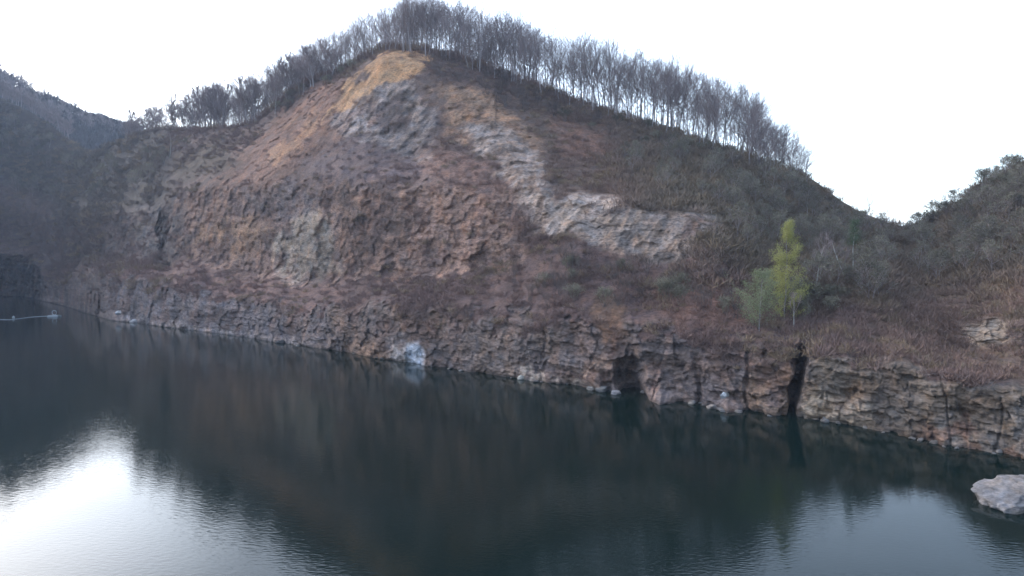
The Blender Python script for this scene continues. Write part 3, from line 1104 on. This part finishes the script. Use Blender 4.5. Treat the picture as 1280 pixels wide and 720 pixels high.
# ------------------------------------------------------------------ loose rocks
def rock_mesh(name, size, seed, col, flat=1.0, sub=4):
    import bmesh
    bm = bmesh.new()
    bmesh.ops.create_icosphere(bm, subdivisions=sub, radius=1.0)
    co = np.array([v.co[:] for v in bm.verts])
    faces = np.array([[v.index for v in f.verts] for f in bm.faces])
    bm.free()
    rg = np.random.default_rng(seed)
    for _ in range(16):                                  # chip flat facets
        n_ = rg.normal(size=3)
        n_ /= np.linalg.norm(n_)
        h_ = rg.uniform(.62, .95)
        dd = co @ n_
        co = co - np.clip(dd - h_, 0, None)[:, None] * n_
    nn = fbm((co + seed) * 2.2, 4, seed)
    co = co * (0.8 + .42 * nn)[:, None] * np.array(size)
    fc_ = facets(co / np.array(size).max() * 5.0, seed + 60)
    co = co * (1 + .10 * fc_)[:, None]
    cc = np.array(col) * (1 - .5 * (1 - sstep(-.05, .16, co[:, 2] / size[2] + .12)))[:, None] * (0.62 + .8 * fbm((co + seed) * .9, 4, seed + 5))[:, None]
    return mesh_np(name, co, faces, M_ROCK, cc, smooth=False)


RK = [(905, 496, (.9, .8, 1.0), (.62, .62, .62), 'small whitish boulder on the rubble cone at the cliff foot', 1.4),
      (752, 487, (1.5, 1.2, 1.0), (.16, .155, .15), 'dark boulder at the waterline beside the dark recess', .3),
      (739, 486, (1.1, 1.0, .8), (.2, .19, .18), 'smaller dark grey boulder left of the waterline boulder pair', .3),
      (769, 491, (1.2, 1.0, .7), (.24, .22, .22), 'flat grey boulder at the mouth of the dark recess', .2),
      (1030, 523, (.55, .5, .75), (.2, .18, .17), 'upright rounded brown boulder at the water under the pale cliff', .3),
      (350, 428, (1.9, 1.3, 1.0), (.09, .085, .085), 'blackish boulder in the water at the bend of the cliff foot', .1),
      (150, 391, (2.2, 1.6, 1.1), (.5, .5, .52), 'pale boulder by the reddish spit at the left shore', 1.2),
      (168, 400, (2.0, 1.6, 1.3), (.42, .41, .42), 'light grey boulder at the left end of the long cliff', .4),
      (650, 467, (.9, .8, .8), (.48, .44, .38), 'cream coloured boulder at the foot of the layered cliff', .5),
      (890, 505, (1.1, .9, .6), (.27, .23, .2), 'low brown boulder left of the whitish one', .2)]
for k_, (x, y, sz, col, lb, zz_) in enumerate(RK):
    i = int(np.argmin(np.abs(xs - x)))
    sh = S[0, i]
    q = np.linalg.norm(sh[:2])
    loc = np.array((sh[0] * (1 - .9 / q), sh[1] * (1 - .9 / q), zz_ * .5))
    if zz_ > 1:
        yv = surf(x, y)[0]
        loc = yv + np.array((0, -.6, .2))
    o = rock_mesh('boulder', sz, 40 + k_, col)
    o.location = loc
    tag(o, lb, 'boulder')

stone = [rock_mesh('stone', (1, .8, .6), 90 + q_, (.13 + .02 * q_, .115 + .02 * q_, .105 + .02 * q_), sub=3) for q_ in range(4)]
for k_ in range(48):
    x = random.uniform(140, 1275)
    i = int(np.argmin(np.abs(xs - x)))
    q = np.linalg.norm(S[0, i, :2])
    o = stone[k_] if k_ < 4 else stone[k_ % 4].copy()
    if k_ >= 4:
        COL.objects.link(o)
    r_ = random.uniform(.3, .95)
    off = random.uniform(.1, 1.1)
    o.location = (S[0, i, 0] * (1 - off / q), S[0, i, 1] * (1 - off / q), random.uniform(-.1, .25) * r_)
    o.scale = (r_, r_, r_ * random.uniform(.7, 1.1))
    o.rotation_euler = (random.uniform(-.4, .4), random.uniform(-.4, .4), random.uniform(0, 6))
    tag(o, 'small broken stone lying in the water line at the cliff foot', 'stone', 'small stones along the foot of the cliff')

# pale rock tongue at the right edge
Dr = float(water_depth(640))
pr_ = unproj(1290, 640, Dr)
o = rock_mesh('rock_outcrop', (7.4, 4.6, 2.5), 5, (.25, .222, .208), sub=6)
o.location = (pr_[0] + 1.2, pr_[1] + 3.5, -.1)
o.rotation_euler = (0, R(-10), R(18))
tag(o, 'pale pinkish rock tongue rising from the water at the right edge', 'rock')

# ------------------------------------------------------------------ floating line and raft at the far left
def floatpt(x, y):
    return unproj(x, y, float(water_depth(y)))


M_WHITE = plain_mat('white_plastic', (.36, .38, .40), .6, .1)
M_STEEL = plain_mat('grey_steel', (.35, .37, .39), .5, .15)
raft = empty('pump_raft', floatpt(68, 396))
t = Tubes()
for yy in (-1.0, 1.0):
    t.seg((-2.6, yy, .25), (2.6, yy, .25), .45, .45, 10)
t.build('float', M_WHITE, raft)
t = Tubes()
t.seg((-2.2, 0, .78), (2.2, 0, .78), .9, .9, 4)
dk_ = mesh_np('deck', [(-2.3, -1.3, .72), (2.3, -1.3, .72), (2.3, 1.3, .72), (-2.3, 1.3, .72), (-2.3, -1.3, .84), (2.3, -1.3, .84), (2.3, 1.3, .84), (-2.3, 1.3, .84)],
              [(0, 3, 2, 1), (4, 5, 6, 7), (0, 1, 5, 4), (1, 2, 6, 5), (2, 3, 7, 6), (3, 0, 4, 7)], M_STEEL, smooth=False, parent=raft)
t = Tubes()
for k_ in range(20):
    a0, a1 = k_ * math.pi / 10, (k_ + 1) * math.pi / 10
    t.seg((math.cos(a0) * 1.1, 0, 2.05 + math.sin(a0) * 1.1), (math.cos(a1) * 1.1, 0, 2.05 + math.sin(a1) * 1.1), .16, .16, 6)
t.build('hose_reel', M_WHITE, raft)
tag(raft, 'small pale pump raft with a ring shaped reel near the left shore', 'raft')
t = Tubes()
prev = None
for x in np.arange(-60, 63, 3.0):
    q = floatpt(x, 399.5 - .09 * max(0, x - 10) + .35 * math.sin(x * .11))
    q[2] = .08
    if prev is not None:
        t.seg(prev, q, .12, .12, 5)
    prev = q
hose = t.build('floating_hose', M_WHITE, None)
tag(hose, 'thin white floating hose running from the raft to the left edge', 'hose')
bo = empty('buoy', floatpt(17, 398))
t = Tubes()
for (a, b_, ra, rb) in ((0 - .2, .25, .35, .6), (.25, .8, .6, .55), (.8, 1.1, .55, .2)):
    t.seg((0, 0, a), (0, 0, b_), ra, rb, 10)
t.build('body', M_WHITE, bo)
t = Tubes()
t.seg((0, 0, 1.05), (0, 0, 1.5), .08, .05, 6)
t.build('eyelet', M_STEEL, bo)
tag(bo, 'small white buoy on the floating hose at the left', 'buoy')

# ------------------------------------------------------------------ light
SUN_AZ = R(-50)          # left of the view direction
SUN_EL = R(25)
VEIL = 4.6
world = bpy.data.worlds.new('World')
SC.world = world
world.use_nodes = True
wn = world.node_tree
bg = wn.nodes['Background']
sky = wn.nodes.new('ShaderNodeTexSky')
sky.sky_type = 'NISHITA'
sky.sun_disc = False
sky.sun_elevation = SUN_EL
sky.sun_rotation = SUN_AZ
sky.air_density = 1.0
sky.dust_density = 1.0
sky.ozone_density = 1.0
sd_ = (math.sin(SUN_AZ) * math.cos(SUN_EL), math.cos(SUN_AZ) * math.cos(SUN_EL), math.sin(SUN_EL))
# a thin bright cloud veil, strongest on the sun's half of the sky
tc_ = N(wn, 'ShaderNodeTexCoord')
dt = N(wn, 'ShaderNodeVectorMath', operation='DOT_PRODUCT')
dt.inputs[1].default_value = (math.sin(SUN_AZ), math.cos(SUN_AZ), 0.0)
wn.links.new(tc_.outputs['Generated'], dt.inputs[0])
mr = N(wn, 'ShaderNodeMapRange', interpolation_type='SMOOTHSTEP')
mr.inputs['From Min'].default_value = -0.6
mr.inputs['From Max'].default_value = 0.8
mr.inputs['To Min'].default_value = 0.10
mr.inputs['To Max'].default_value = 1.0
wn.links.new(dt.outputs['Value'], mr.inputs['Value'])
cn = N(wn, 'ShaderNodeTexNoise', i_Scale=2.2, i_Detail=5.0, i_Roughness=0.55)
cmp_ = N(wn, 'ShaderNodeMapping')
cmp_.inputs['Scale'].default_value = (1, 1, 3.5)
wn.links.new(tc_.outputs['Generated'], cmp_.inputs['Vector'])
wn.links.new(cmp_.outputs[0], cn.inputs['Vector'])
cm = N(wn, 'ShaderNodeMapRange')
cm.inputs['From Min'].default_value = 0.3
cm.inputs['From Max'].default_value = 0.7
cm.inputs['To Min'].default_value = 0.75
cm.inputs['To Max'].default_value = 1.15
wn.links.new(cn.outputs['Fac'], cm.inputs['Value'])
pm = N(wn, 'ShaderNodeMath', operation='MULTIPLY')
wn.links.new(mr.outputs[0], pm.inputs[0])
wn.links.new(cm.outputs[0], pm.inputs[1])
gd = N(wn, 'ShaderNodeVectorMath', operation='DOT_PRODUCT')
gd.inputs[1].default_value = (math.sin(R(-38)) * math.cos(R(14)), math.cos(R(-38)) * math.cos(R(14)), math.sin(R(14)))
nrm = N(wn, 'ShaderNodeVectorMath', operation='NORMALIZE')
wn.links.new(tc_.outputs['Generated'], nrm.inputs[0])
wn.links.new(nrm.outputs[0], gd.inputs[0])
gm = N(wn, 'ShaderNodeMapRange', interpolation_type='SMOOTHSTEP')
gm.inputs['From Min'].default_value = 0.95
gm.inputs['From Max'].default_value = 1.0
gm.inputs['To Min'].default_value = 0.0
gm.inputs['To Max'].default_value = 1.8
wn.links.new(gd.outputs['Value'], gm.inputs['Value'])
ga = N(wn, 'ShaderNodeMath', operation='ADD')
wn.links.new(pm.outputs[0], ga.inputs[0])
wn.links.new(gm.outputs[0], ga.inputs[1])
pm = ga
vs_ = N(wn, 'ShaderNodeVectorMath', operation='SCALE')
vs_.inputs[0].default_value = (VEIL * .90, VEIL * 1.0, VEIL * 1.14)
wn.links.new(pm.outputs[0], vs_.inputs['Scale'])
sm = N(wn, 'ShaderNodeVectorMath', operation='ADD')
wn.links.new(sky.outputs[0], sm.inputs[0])
wn.links.new(vs_.outputs[0], sm.inputs[1])
wn.links.new(sm.outputs[0], bg.inputs['Color'])
bg.inputs['Strength'].default_value = 0.12
sun_d = bpy.data.lights.new('sun', 'SUN')
sun_d.energy = 0.5
sun_d.angle = R(10)
sun_d.color = (1.0, .93, .84)
sun = bpy.data.objects.new('sun', sun_d)
COL.objects.link(sun)
sd = np.array((math.sin(SUN_AZ) * math.cos(SUN_EL), math.cos(SUN_AZ) * math.cos(SUN_EL), math.sin(SUN_EL)))
from mathutils import Vector
sun.rotation_euler = Vector(sd).to_track_quat('Z', 'Y').to_euler()

# haze: one closed box of pale even air round everything
HZ = True
if HZ:
    hx = 9500
    z0, z1 = -7.6, 330.0
    hm = bpy.data.materials.new('haze_air')
    hm.use_nodes = True
    hn = hm.node_tree
    hn.nodes.remove(hn.nodes['Principled BSDF'])
    pv = hn.nodes.new('ShaderNodeVolumePrincipled')
    pv.inputs['Color'].default_value = (.66, .78, 1.0, 1)
    pv.inputs['Density'].default_value = 0.00015
    pv.inputs['Anisotropy'].default_value = 0.2
    hn.links.new(pv.outputs[0], hn.nodes['Material Output'].inputs['Volume'])
    c8 = [(sx * hx, sy * hx, z) for z in (z0, z1) for sx, sy in ((-1, -1), (1, -1), (1, 1), (-1, 1))]
    hb = mesh_np('haze', c8, [(0, 3, 2, 1), (4, 5, 6, 7), (0, 1, 5, 4), (1, 2, 6, 5), (2, 3, 7, 6), (3, 0, 4, 7)], hm, smooth=False)
    hb['kind'] = 'stuff'
    hb['label'] = 'thin bluish haze filling the quarry and the hills'
    hb['category'] = 'haze'

# ------------------------------------------------------------------ render settings
SC.render.engine = 'CYCLES'
SC.cycles.use_denoising = True
SC.cycles.max_bounces = 6
SC.cycles.diffuse_bounces = 3
SC.cycles.volume_bounces = 0
SC.cycles.transparent_max_bounces = 4
SC.view_settings.view_transform = 'Standard'
SC.view_settings.look = 'None'
SC.view_settings.gamma = 1.0
SC.view_settings.exposure = 1.55
print('done')
